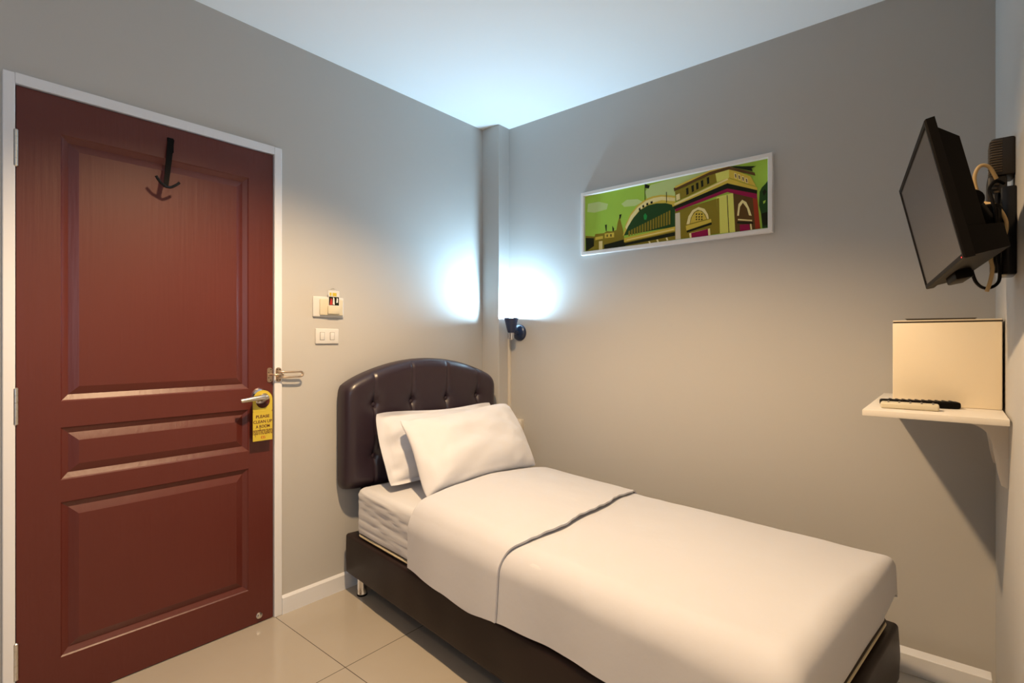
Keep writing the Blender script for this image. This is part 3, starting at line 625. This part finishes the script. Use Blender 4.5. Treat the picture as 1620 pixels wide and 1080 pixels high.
# ------------------------------------------------------------ picture
ART = [
 ('sky', [(0.6998,1.992),(1.6268,1.9953),(1.6306,1.6967),(0.7083,1.6917)]),
 ('cloud', [(0.7211,1.9495),(0.788,1.949),(0.8449,1.9286),(0.8369,1.9015),(0.7631,1.8954),(0.7168,1.9064)]),
 ('cloud', [(0.9237,1.9152),(0.9545,1.9308),(1.0146,1.9237),(1.0441,1.905),(0.9998,1.8921),(0.9392,1.8973)]),
 ('cloud', [(1.055,1.9538),(1.0875,1.9814),(1.2123,1.9899),(1.3798,1.9967),(1.3424,1.9701),(1.2123,1.9444),(1.2123,1.9054),(1.1299,1.9234),(1.0659,1.9181)]),
 ('olive', [(0.7066,1.7798),(0.7631,1.7688),(0.7673,1.7813),(0.8207,1.7792),(0.8369,1.7877),(0.8689,1.7819),(0.8941,1.7855),(0.902,1.8243),(0.9121,1.8508),(0.9214,1.8215),(0.933,1.7815),(0.9392,1.7355),(1.2123,1.7624),(1.2123,1.6961),(0.9998,1.6901),(0.7083,1.6917)]),
 ('dark', [(0.7066,1.7688),(0.759,1.7607),(0.759,1.7187),(0.7211,1.7013),(0.7083,1.6991)]),
 ('gold', [(0.7673,1.7647),(0.8142,1.7658),(0.8142,1.7515),(0.7673,1.7488)]),
 ('pale', [(0.7896,1.7402),(0.811,1.7397),(0.811,1.6946),(0.7896,1.6935)]),
 ('gold', [(0.8248,1.7765),(0.8808,1.7747),(0.8808,1.75),(0.8248,1.7523)]),
 ('dark', [(0.8207,1.7185),(0.9392,1.732),(0.9468,1.6964),(0.8768,1.6963),(0.8207,1.6971)]),
 ('dark', [(0.8369,1.7699),(0.8433,1.7698),(0.8433,1.757),(0.8369,1.7571)]),
 ('dark', [(0.8593,1.7691),(0.8657,1.7689),(0.8657,1.7555),(0.8593,1.7556)]),
 ('gold', [(0.9315,1.7504),(0.9484,1.8071),(0.9772,1.858),(1.0146,1.893),(1.0586,1.916),(1.0946,1.9231),(1.1369,1.9228),(1.1852,1.9128),(1.2123,1.9041),(1.2123,1.8566),(0.9353,1.752)]),
 ('pale', [(0.9468,1.7935),(0.9772,1.8477),(1.0146,1.8828),(1.0586,1.9072),(1.1017,1.9145),(1.1439,1.9137),(1.2123,1.8956),(1.2123,1.8794),(1.1439,1.8965),(1.0731,1.8886),(1.022,1.8645),(0.981,1.823),(0.9545,1.7785)]),
 ('green', [(0.9376,1.7517),(0.9621,1.7948),(0.9923,1.8337),(1.0294,1.8668),(1.0731,1.8832),(1.1159,1.8854),(1.1647,1.8784),(1.2123,1.8599),(1.2123,1.7592)]),
 ('dark', [(1.0206,1.875),(1.0294,1.8797),(1.0323,1.867),(1.0235,1.8629)]),
 ('dark', [(1.0404,1.8867),(1.0499,1.8898),(1.0528,1.8772),(1.0426,1.8748)]),
 ('dark', [(1.0615,1.8939),(1.0717,1.8969),(1.0745,1.885),(1.0644,1.8827)]),
 ('dark', [(1.0846,1.8987),(1.096,1.9008),(1.0974,1.8885),(1.086,1.8878)]),
 ('leaf', [(1.0477,1.8367),(1.0572,1.8474),(1.0673,1.8317),(1.063,1.8141),(1.0514,1.8152)]),
 ('olive', [(0.9636,1.7704),(0.9735,1.7732),(0.9735,1.7456),(0.9636,1.7448)]),
 ('olive', [(0.9787,1.7751),(0.9885,1.7779),(0.9885,1.7475),(0.9787,1.7468)]),
 ('olive', [(0.9938,1.7798),(1.0035,1.7825),(1.0035,1.7494),(0.9938,1.7487)]),
 ('olive', [(1.0087,1.7844),(1.0183,1.7872),(1.0183,1.7513),(1.0087,1.7506)]),
 ('olive', [(1.0235,1.789),(1.0331,1.7918),(1.0331,1.7532),(1.0235,1.7524)]),
 ('olive', [(1.0382,1.7936),(1.0477,1.7963),(1.0477,1.7551),(1.0382,1.7543)]),
 ('olive', [(1.0528,1.7982),(1.0623,1.8009),(1.0623,1.7569),(1.0528,1.7562)]),
 ('olive', [(1.0673,1.8027),(1.0767,1.8054),(1.0767,1.7587),(1.0673,1.758)]),
 ('olive', [(1.0817,1.8072),(1.091,1.8098),(1.091,1.7606),(1.0817,1.7598)]),
 ('olive', [(1.096,1.8117),(1.1053,1.8143),(1.1053,1.7624),(1.096,1.7617)]),
 ('olive', [(1.1102,1.8161),(1.1194,1.8187),(1.1194,1.7642),(1.1102,1.7635)]),
 ('olive', [(1.1243,1.8205),(1.1334,1.823),(1.1334,1.766),(1.1243,1.7653)]),
 ('olive', [(1.1383,1.8248),(1.1474,1.8274),(1.1474,1.7677),(1.1383,1.767)]),
 ('olive', [(1.1522,1.8292),(1.1612,1.8317),(1.1612,1.7695),(1.1522,1.7688)]),
 ('olive', [(1.1661,1.8335),(1.175,1.836),(1.175,1.7713),(1.1661,1.7706)]),
 ('olive', [(1.1798,1.8378),(1.1886,1.8403),(1.1886,1.773),(1.1798,1.7723)]),
 ('gold', [(0.9392,1.7376),(1.2123,1.7592),(1.2123,1.7397),(0.9392,1.7168)]),
 ('dark', [(0.943,1.7121),(1.2123,1.7332),(1.2123,1.7156),(0.9468,1.6999)]),
 ('pale', [(0.9545,1.7287),(1.2056,1.7491),(1.2056,1.7451),(0.9545,1.7246)]),
 ('pale', [(1.0731,1.705),(1.0817,1.7059),(1.0875,1.6898),(1.0789,1.6888)]),
 ('pale', [(1.1159,1.7083),(1.1243,1.7092),(1.1299,1.6946),(1.1215,1.6936)]),
 ('pale', [(1.1647,1.7114),(1.1729,1.7123),(1.1784,1.6978),(1.1702,1.6969)]),
 ('dark', [(1.0543,1.9945),(1.0579,1.9938),(1.0579,1.9114),(1.0543,1.9107)]),
 ('dark', [(1.0579,1.9924),(1.0817,1.9784),(1.0767,1.9646),(1.0579,1.9708)]),
 ('dark', [(1.1667,1.9319),(1.1702,1.9313),(1.1716,1.8798),(1.1681,1.8804)]),
 ('dark', [(0.9121,1.8613),(0.9253,1.862),(0.9222,1.8527),(0.9175,1.8395),(0.9129,1.8402)]),
 ('dark', [(0.8272,1.8211),(0.8385,1.8216),(0.8369,1.7877),(0.832,1.7883)]),
 ('dark', [(0.8705,1.8113),(0.8815,1.7943),(0.88,1.7818),(0.8721,1.7829)]),
 ('olive', [(1.2123,1.8306),(1.4104,1.8575),(1.4225,1.6985),(1.239,1.6973),(1.2123,1.6961)]),
 ('white', [(1.2137,1.8207),(1.2364,1.8223),(1.2404,1.6965),(1.2143,1.6972)]),
 ('lime', [(1.4092,1.8639),(1.4831,1.8702),(1.4924,1.6958),(1.4213,1.698)]),
 ('dark', [(1.4554,1.8649),(1.4584,1.865),(1.4666,1.6968),(1.4631,1.6967)]),
 ('olive', [(1.4104,1.8575),(1.4213,1.8581),(1.4249,1.6988),(1.4201,1.6988)]),
 ('brown', [(1.4831,1.8702),(1.5842,1.827),(1.5963,1.6969),(1.4924,1.697)]),
 ('red', [(1.5664,1.8331),(1.5853,1.8268),(1.5974,1.6967),(1.5775,1.6972)]),
 ('pale', [(1.2687,1.7608),(1.2785,1.7977),(1.2979,1.8233),(1.3266,1.8331),(1.355,1.8203),(1.3705,1.7928),(1.3749,1.7716),(1.3674,1.7714),(1.3581,1.7948),(1.3424,1.8129),(1.3235,1.821),(1.3043,1.8127),(1.2901,1.7895),(1.2837,1.7611)]),
 ('gold', [(1.2863,1.762),(1.2947,1.792),(1.3107,1.8117),(1.333,1.8157),(1.3518,1.7989),(1.3643,1.7719)]),
 ('dark', [(1.3139,1.8049),(1.3203,1.8058),(1.3203,1.7988),(1.3139,1.7979)]),
 ('dark', [(1.3139,1.7922),(1.3203,1.7931),(1.3203,1.7862),(1.3139,1.7852)]),
 ('dark', [(1.3139,1.7808),(1.3203,1.7817),(1.3203,1.7748),(1.3139,1.7738)]),
 ('dark', [(1.3266,1.8029),(1.333,1.8037),(1.333,1.7968),(1.3266,1.7959)]),
 ('dark', [(1.3266,1.7902),(1.333,1.7911),(1.333,1.7842),(1.3266,1.7833)]),
 ('dark', [(1.3266,1.7789),(1.333,1.7798),(1.333,1.7729),(1.3266,1.7719)]),
 ('dark', [(1.3393,1.8009),(1.3456,1.8017),(1.3456,1.7948),(1.3393,1.7939)]),
 ('dark', [(1.3393,1.7883),(1.3456,1.7892),(1.3456,1.7823),(1.3393,1.7814)]),
 ('dark', [(1.3393,1.777),(1.3456,1.7779),(1.3456,1.771),(1.3393,1.77)]),
 ('gold', [(1.2654,1.7548),(1.3848,1.7701),(1.3872,1.7548),(1.2687,1.7319)]),
 ('dark', [(1.2687,1.7313),(1.3872,1.7535),(1.3884,1.7434),(1.2719,1.7219)]),
 ('pale', [(1.2817,1.7174),(1.3798,1.7272),(1.3823,1.6945),(1.285,1.6959)]),
 ('magenta', [(1.2914,1.7173),(1.3705,1.726),(1.3724,1.6946),(1.294,1.696)]),
 ('pale', [(1.5005,1.7664),(1.5063,1.8166),(1.5224,1.8331),(1.5394,1.82),(1.5519,1.7911),(1.562,1.7568),(1.5507,1.7604),(1.5423,1.7927),(1.5252,1.8194),(1.5132,1.8034),(1.508,1.7652)]),
 ('pale', [(1.504,1.752),(1.5631,1.7389),(1.5642,1.7334),(1.504,1.746)]),
 ('dark', [(1.5005,1.7405),(1.5675,1.7281),(1.5675,1.721),(1.5005,1.732)]),
 ('magenta', [(1.512,1.7255),(1.5519,1.7221),(1.5552,1.6967),(1.5132,1.6953)]),
 ('pale', [(1.5552,1.7228),(1.5608,1.722),(1.5642,1.6967),(1.5575,1.6964)]),
 ('magenta', [(1.2123,1.8423),(1.4584,1.8967),(1.5842,1.8494),(1.5853,1.8256),(1.4584,1.8784),(1.2157,1.8295)]),
 ('dark', [(1.2022,1.8583),(1.4584,1.921),(1.5853,1.8651),(1.5842,1.8482),(1.4584,1.8942),(1.2123,1.8404)]),
 ('gold', [(1.1975,1.8676),(1.4584,1.9418),(1.5853,1.8751),(1.5853,1.8633),(1.4584,1.9174),(1.2002,1.8541)]),
 ('pale', [(1.2056,1.8675),(1.4584,1.9393),(1.4619,1.9325),(1.2123,1.8612)]),
 ('olive', [(1.2123,1.9249),(1.4043,1.9749),(1.4116,1.9314),(1.2164,1.8761)]),
 ('pale', [(1.2177,1.9077),(1.2357,1.9128),(1.2377,1.8847),(1.219,1.8795)]),
 ('lime', [(1.4043,1.9749),(1.4655,1.9817),(1.4655,1.9403),(1.4116,1.9302)]),
 ('gold', [(1.4655,1.9817),(1.5575,1.929),(1.5809,1.8795),(1.4655,1.9403)]),
 ('brown', [(1.2056,1.9424),(1.3798,1.9874),(1.4655,1.9981),(1.5742,1.941),(1.5775,1.9273),(1.4655,1.9769),(1.3736,1.9688),(1.209,1.9255)]),
 ('gold', [(1.2123,1.9496),(1.3798,1.9936),(1.4643,2.0002),(1.4702,1.9953),(1.3798,1.9837),(1.2143,1.9407)]),
 ('dark', [(1.2667,1.929),(1.2785,1.9319),(1.2798,1.9022),(1.2693,1.8977)]),
 ('dark', [(1.2927,1.9368),(1.3043,1.9397),(1.3056,1.9102),(1.2953,1.9058)]),
 ('dark', [(1.3145,1.944),(1.326,1.9469),(1.3273,1.9176),(1.3171,1.9132)]),
 ('dark', [(1.3374,1.9509),(1.3487,1.9537),(1.35,1.9246),(1.3399,1.9203)]),
 ('dark', [(1.365,1.9593),(1.3761,1.962),(1.3774,1.9331),(1.3674,1.9288)]),
 ('pale', [(1.4877,1.9577),(1.4982,1.9525),(1.5005,1.9297),(1.4901,1.9342)]),
 ('brown', [(1.4907,1.9522),(1.4959,1.9499),(1.4976,1.9339),(1.493,1.936)]),
 ('pale', [(1.504,1.9483),(1.5143,1.9431),(1.5166,1.9205),(1.5063,1.9249)]),
 ('brown', [(1.5069,1.9429),(1.512,1.9406),(1.5138,1.9247),(1.5092,1.9268)]),
 ('pale', [(1.5201,1.9378),(1.5304,1.9327),(1.5326,1.9101),(1.5224,1.9146)]),
 ('brown', [(1.5229,1.9324),(1.5281,1.9302),(1.5298,1.9143),(1.5252,1.9164)]),
 ('pale', [(1.5349,1.9276),(1.5451,1.9226),(1.5473,1.9001),(1.5372,1.9045)]),
 ('brown', [(1.5377,1.9223),(1.5428,1.9201),(1.5445,1.9042),(1.54,1.9063)]),
 ('green', [(1.5952,1.8544),(1.6034,1.8705),(1.617,1.8825),(1.6273,1.8951),(1.6306,1.6967),(1.6062,1.6973),(1.6007,1.7596),(1.5925,1.7962)]),
 ('sky', [(1.6089,1.811),(1.6197,1.8149),(1.617,1.8037),(1.6105,1.8001)]),
 ('dark', [(1.6062,1.8524),(1.617,1.8621),(1.6235,1.8492),(1.6116,1.8339)]),
 ('dark', [(1.6007,1.7596),(1.6289,1.7639),(1.6306,1.7084),(1.6089,1.7057)]),
 ('dark', [(1.4702,1.9971),(1.5224,1.9787),(1.5814,1.9678),(1.562,1.9625),(1.5664,1.9485),(1.5394,1.9601),(1.4936,1.9788)]),
]
pic = thing('framed_picture', (1.165, 0, 1.673), 'wide white-framed print of a domed station in green and yellow on the long wall', 'picture')
PX0, PX1, PZ0, PZ1 = 0.6760, 1.6540, 1.6700, 2.0160
fw = 0.0215
bm = bmesh.new()
def ring(y, i): return [bm.verts.new((x, y, z)) for x, z in ((PX0 + i, PZ0 + i), (PX1 - i, PZ0 + i), (PX1 - i, PZ1 - i), (PX0 + i, PZ1 - i))]
R = [ring(0.0, 0), ring(-0.0210, 0), ring(-0.0230, 0.002), ring(-0.0230, fw - .004), ring(-0.0120, fw)]
for a, b in zip(R, R[1:]):
    for k in range(4): bm.faces.new((a[k], a[(k + 1) % 4], b[(k + 1) % 4], b[k]))
bm.faces.new(R[0])
part('frame', bm, M['frame_white'], pic, smooth=20)
bm = bmesh.new(); names = sorted(ART_COL)
i0, i1, j0, j1 = PX0 + fw - .0005, PX1 - fw + .0005, PZ0 + fw - .0005, PZ1 - fw + .0005
bm.faces.new([bm.verts.new((x, -0.0120, z)) for x, z in ((i0, j0), (i1, j0), (i1, j1), (i0, j1))]).material_index = names.index('sky')
for k, (c, poly) in enumerate(ART[1:]):
    y = -0.0120 - 0.00003 * (k + 1)
    vs = []
    for x, z in poly:
        x, z = 1.165 + (x - 1.165) * 1.012, 1.843 + (z - 1.843) * 1.03
        p = (min(max(x, i0), i1), min(max(z, j0), j1))
        if not vs or p != vs[-1]: vs.append(p)
    if vs[0] == vs[-1]: vs.pop()
    es = [bm.verts.new((x, y, z)) for x, z in vs]
    for tri in tessellate_polygon([[Vector((x, z, 0)) for x, z in vs]]):
        f = bm.faces.new([es[q] for q in tri]); f.material_index = names.index(c)
part('print', bm, [M['art_' + n] for n in names], pic, 'green and yellow print of a domed hall and a square building', smooth=0)

# ------------------------------------------------------------ television
TVD = Vector((2.2666, -1.1759, 1.3516)); pan, tilt, roll = 0.1479, 0.2094, -0.0339; TW, TH_ = 0.5053, 0.2852
h = Vector((-math.sin(pan), math.cos(pan), 0)); nr = Vector((-math.cos(pan), -math.sin(pan), 0))
v = Vector((nr.x * math.sin(tilt), nr.y * math.sin(tilt), math.cos(tilt)))
hr = h * math.cos(roll) + v * math.sin(roll); vr = v * math.cos(roll) - h * math.sin(roll); bk = hr.cross(vr)
TM = Matrix((( hr.x, vr.x, bk.x, TVD.x), (hr.y, vr.y, bk.y, TVD.y), (hr.z, vr.z, bk.z, TVD.z), (0, 0, 0, 1)))
def tvp(name, bm, m, parent, label=None, smooth=40):
    bmesh.ops.transform(bm, matrix=TM, verts=bm.verts); return part(name, bm, m, parent, label, smooth)
tv = thing('television', tuple(TM @ Vector((TW / 2, TH_ / 2, 0.06))), 'small black flat television tilted down on the right wall', 'television')
bm = bmesh.new()
def rr(z, i): return [bm.verts.new(c) for c in ((i, i, z), (TW - i, i, z), (TW - i, TH_ - i, z), (i, TH_ - i, z))]
bz = 0.0105
R = [rr(0.017, 0.0), rr(0.003, 0.0), rr(0.0, 0.002), rr(0.0, bz), rr(0.003, bz + .002)]
for a, b in zip(R, R[1:]):
    for k in range(4): bm.faces.new((a[k], a[(k + 1) % 4], b[(k + 1) % 4], b[k]))
bm.faces.new(R[0])
tvp('bezel', bm, M['black_plastic'], tv, smooth=25)
tvp('screen', nb(((bz, bz, 0.0022), (TW - bz, TH_ - bz, 0.008))), M['screen'], tv, 'dark reflecting switched-off screen', smooth=0)
bm = bmesh.new()
def slab(q0, q1):
    a = [bm.verts.new(c) for c in q0]; b = [bm.verts.new(c) for c in q1]; bm.faces.new(a); bm.faces.new(b)
    for k in range(4): bm.faces.new((a[k], a[(k + 1) % 4], b[(k + 1) % 4], b[k]))
slab([(0.016, 0.010, 0.016), (TW - .016, 0.010, 0.016), (TW - .016, TH_ - .014, 0.016), (0.016, TH_ - .014, 0.016)], [(0.030, 0.020, 0.050), (TW - .030, 0.020, 0.050), (TW - .030, TH_ - .045, 0.050), (0.030, TH_ - .045, 0.050)])
tvp('back_housing', bm, M['black_plastic'], tv, smooth=20)
bm = bmesh.new()
slab([(0.010, 0.004, 0.016), (TW - .010, 0.004, 0.016), (TW - .010, 0.062, 0.016), (0.010, 0.062, 0.016)], [(0.020, 0.006, 0.072), (TW - .020, 0.006, 0.072), (TW - .020, 0.052, 0.072), (0.020, 0.052, 0.072)])
tvp('lower_housing', bm, M['black_plastic'], tv, smooth=20)
tvp('stand_stub', nb(((0.235, -0.016, 0.020), (0.345, 0.006, 0.052), 0.004)), M['black_plastic'], tv)
tvp('indicator', nb(((0.016, 0.0035, -0.0006), (0.0195, 0.0060, 0.0006))), M['red_led'], tv, 'small red indicator', smooth=0)
bm = nb(((TW / 2 - .045, 0.075, 0.050), (TW / 2 + .045, 0.235, 0.066), 0.006))
tvp('mounting_plate', bm, M['black_plastic'], tv)

br = thing('tv_bracket', (RX, -0.74, 1.36), 'black articulated bracket holding the television to the right wall', 'bracket')
part('wall_plate', nb(((2.338, -0.785, 1.352), (RX, -0.700, 1.562), 0.004)), M['black_gloss'], br)
part('wall_column', lathe(bmesh.new(), (2.332, -0.752, 1.360), (0, 0, 1), [(0.010, 0), (0.0125, 0.003), (0.0125, 0.190), (0.010, 0.193)], 20), M['black_gloss'], br)
tc = TM @ Vector((TW / 2, 0.150, 0.066))
j1 = Vector((2.318, -0.800, 1.470))
bm = tube(bmesh.new(), [(2.332, -0.752, 1.470), j1, tc + bk * 0.020, tc], 0.017, 14)
part('arm', bm, M['black_plastic'], br)
bm = nb(((2.296, -0.830, 1.432), (2.334, -0.765, 1.508), 0.008)); lathe(bm, j1 - Vector((0, 0, .048)), (0, 0, 1), [(0.018, 0), (0.021, .006), (0.021, .09), (0.018, .096)], 20)
part('arm_joint', bm, M['black_plastic'], br)
bm = bmesh.new(); lathe(bm, tc + bk * 0.014 - h * 0.045, h, [(0.020, 0), (0.022, .006), (0.022, .084), (0.020, .09)], 20)
part('tilt_joint', bm, M['black_plastic'], br)

ad = thing('power_adapter', (RX, -0.69, 1.60), 'dark ribbed power adapter fixed to the right wall above the television bracket', 'adapter')
bm = nb(((2.322, -0.748, 1.598), (RX, -0.660, 1.690), 0.005))
part('case', bm, M['adapter'], ad)
bm = bmesh.new()
for k in range(13):
    z = 1.606 + k * 0.0062; box(bm, (2.3205, -0.7500, z), (2.343, -0.7440, z + .0028), 0.001, 1); box(bm, (2.3195, -0.744, z), (2.3230, -0.668, z + .0028), 0.001, 1)
part('ribs', bm, M['adapter_rib'], ad, 'worn brown ribs')
part('plug_block', nb(((2.316, -0.742, 1.520), (2.352, -0.672, 1.600), 0.006)), M['adapter'], ad)
bm = bmesh.new()
for k in range(7): box(bm, (2.3235 + .004 * (k % 2), -0.7455, 1.528 + k * .0095), (2.333 + .004 * (k % 2), -0.7405, 1.533 + k * .0095), 0.001, 1)
part('rating_label', bm, M['adapter_rib'], ad, 'worn brown label')
c1 = smooth_path([(2.332, -0.752, 1.590), (2.318, -0.765, 1.618), (2.302, -0.772, 1.622), (2.292, -0.772, 1.602), (2.294, -0.770, 1.572), (2.306, -0.768, 1.535), (2.330, -0.796, 1.515), (2.347, -0.800, 1.470), (2.338, -0.806, 1.425), (2.320, -0.812, 1.395), (2.322, -0.815, 1.365), (2.318, -0.815, 1.335), (2.312, -0.815, 1.312)], 8)
solo('cable', tube(bmesh.new(), c1, 0.0042, 10), M['tan_cable'], tuple(c1[-1]), 'tan cable looping out beside the power adapter, its end hanging below the television corner', 'cable')
c2 = smooth_path([(2.345, -0.755, 1.575), (2.330, -0.772, 1.580), (2.318, -0.780, 1.560), (2.322, -0.815, 1.525), (2.326, -0.842, 1.470), (2.330, -0.825, 1.410), (2.336, -0.790, 1.352), (2.330, -0.780, 1.330), (2.310, -0.790, 1.322), (2.292, -0.830, 1.336), (2.282, -0.860, 1.372)], 8)
solo('cable', tube(bmesh.new(), c2, 0.0036, 10), M['black_plastic'], tuple(c2[-1]), 'black cable hanging from the power adapter past the bracket', 'cable')
solo('plug', nb(((2.296, -0.812, 1.405), (2.312, -0.790, 1.440), 0.003)), M['white_plastic'], (2.304, -0.80, 1.42), 'white plug behind the lower television corner', 'plug')

# ------------------------------------------------------------ shelf with box and remotes
SZ = 0.997
sh = thing('wall_shelf', (RX, -0.37, SZ - .0175), 'white wall shelf on curved brackets in the right corner', 'shelf')
part('board', nb(((2.0500, -0.6700, SZ - .0175), (2.3610, -0.0380, SZ), 0.0015)), M['shelf_white'], sh)
def bracket(y):
    pts = [(2.3660, SZ - .0175), (2.2150, SZ - .0175), (2.2160, SZ - .023)]
    P = smooth_path([(2.235, 0, 0.974), (2.298, 0, 0.962), (2.328, 0, 0.934), (2.338, 0, 0.882), (2.345, 0, 0.835), (2.352, 0, 0.803)], 6)
    pts += [(p.x, p.z) for p in P] + [(2.3660, 0.796)]
    return prism(bmesh.new(), [(x, y, z) for x, z in pts], (0, 0.020, 0))
for y in (-0.5450, -0.1900): part('bracket', bracket(y), M['shelf_white'], sh, 'white curved bracket', smooth=30)
bx = thing('storage_box', (2.235, -0.25, SZ), 'plain white box standing on the wall shelf, dark seam round its top', 'box')
part('body', nb(((2.1054, -0.4400, SZ), (2.3600, -0.0700, 1.2520), 0.004)), M['box_white'], bx)
part('seam', nb(((2.1070, -0.4385, 1.2515), (2.3610, -0.0710, 1.2560))), M['tray'], bx, 'dark seam under the lid', smooth=0)
part('lid', nb(((2.1060, -0.4360, 1.2555), (2.3600, -0.0700, 1.2600), 0.0015)), M['box_white'], bx)
bm = bmesh.new()
prism(bm, [(2.142, -0.435, 1.2602), (2.300, -0.435, 1.2602), (2.306, -0.438, 1.2640), (2.136, -0.438, 1.2650)], (0, 0.24, 0))
solo('tray', bm, M['tray'], (2.22, -0.31, 1.2602), 'thin dark tray lying on top of the white box', 'tray')
def remote(name, p0, p1, w, t, m, label, btn, rows):
    p0, p1 = Vector(p0), Vector(p1); d = (p1 - p0); L = d.length; ang = math.atan2(d.y, d.x)
    o = thing(name, (*((p0 + p1) / 2).xy, SZ), label, 'remote control', ang)
    part('casing', nb(((-L / 2, -w / 2, 0.0005), (L / 2, w / 2, t), t * 0.30, 3)), m, o, local=True)
    for i in range(rows):
        for j in range(3):
            x = -L * 0.36 + L * 0.76 * i / (rows - 1); y = (j - 1) * w * 0.27
            part('button', nb(((x - L * .018, y - w * .085, t - .001), (x + L * .018, y + w * .085, t + .0022), 0.0008, 1)), btn, o, local=True)
    return o
remote('remote_control', (2.0860, -0.5780), (2.2220, -0.5730), 0.046, 0.0185, M['cream_plastic'], 'cream remote control at the shelf front edge', M['grey_btn'], 5)
remote('remote_control', (2.0800, -0.5150), (2.2660, -0.4720), 0.042, 0.0200, M['black_plastic'], 'black remote control lying between cream remote and white box', M['black_gloss'], 10)

# ------------------------------------------------------------ ceiling lights (behind and above the viewer)
def downlight(x, y, label):
    t = thing('ceiling_downlight', (x, y, RZ), label, 'ceiling light', group='ceiling downlights')
    part('trim_ring', lathe(bmesh.new(), (x, y, RZ), (0, 0, -1), [(0.075, 0), (0.075, 0.004), (0.062, 0.010), (0.058, 0.004), (0.058, 0.0)], 40, caps=False), M['white_plastic'], t)
    return t
def lamp(name, kind, loc, energy, col, **k):
    l = bpy.data.lights.new(name, kind); l.energy = energy; l.color = col
    for a, b in k.items(): setattr(l, a, b)
    o = bpy.data.objects.new(name, l); COL.objects.link(o); o.location = loc; return o
WARM = (1.0, 0.69, 0.39)
L1 = (1.21, -1.62, RZ - 0.02); L2 = (1.62, -3.10, RZ - 0.02)
downlight(L1[0], L1[1], 'round recessed downlight over the middle of the room')
downlight(L2[0], L2[1], 'round recessed downlight near the wall behind the viewer')
lamp('downlight_lamp', 'SPOT', L1, 212, WARM, spot_size=math.radians(131), spot_blend=0.5, shadow_soft_size=0.045)
lamp('downlight_lamp', 'SPOT', L2, 26, WARM, spot_size=math.radians(136), spot_blend=0.6, shadow_soft_size=0.045)
wd = lamp('window_fill', 'AREA', (RX + 0.10, (WY0 + WY1) / 2, (WZ0 + WZ1) / 2), 14, (0.62, 0.80, 1.0), shape='RECTANGLE', size=WZ1 - WZ0 - .02, size_y=WY1 - WY0 - .02)  # added cool fill lamp in the assumed window, brightens left wall and floor
wd.rotation_euler = (0, PI / 2, 0)
BULB_W = 56.0
M['bulb'].node_tree.nodes['Principled BSDF'].inputs['Emission Strength'].default_value = BULB_W / (PI * 4 * PI * 0.019 ** 2)

# ------------------------------------------------------------ camera
cam = bpy.data.cameras.new('camera'); co = bpy.data.objects.new('camera', cam); COL.objects.link(co)
co.location = (2.248, -2.483, 1.194); co.rotation_euler = (PI / 2, 0, math.radians(40.08))
cam.sensor_width = 36.0; cam.lens = 36.0 * 826.0 / 1620.0; cam.clip_start = 0.02
SC.camera = co
w = bpy.data.worlds.new('world'); w.use_nodes = True; SC.world = w
w.node_tree.nodes['Background'].inputs[0].default_value = (0.5, 0.6, 0.7, 1); w.node_tree.nodes['Background'].inputs[1].default_value = 0.3
vs = SC.view_settings; vs.view_transform = 'Standard'; vs.look = 'None'; vs.gamma = 1.0; vs.use_curve_mapping = False; vs.exposure = 0.2
SC.display_settings.display_device = 'sRGB'
SC.cycles.max_bounces = 10; SC.cycles.diffuse_bounces = 6
SC.cycles.use_denoising = True
SC.cycles.sample_clamp_indirect = 6.0
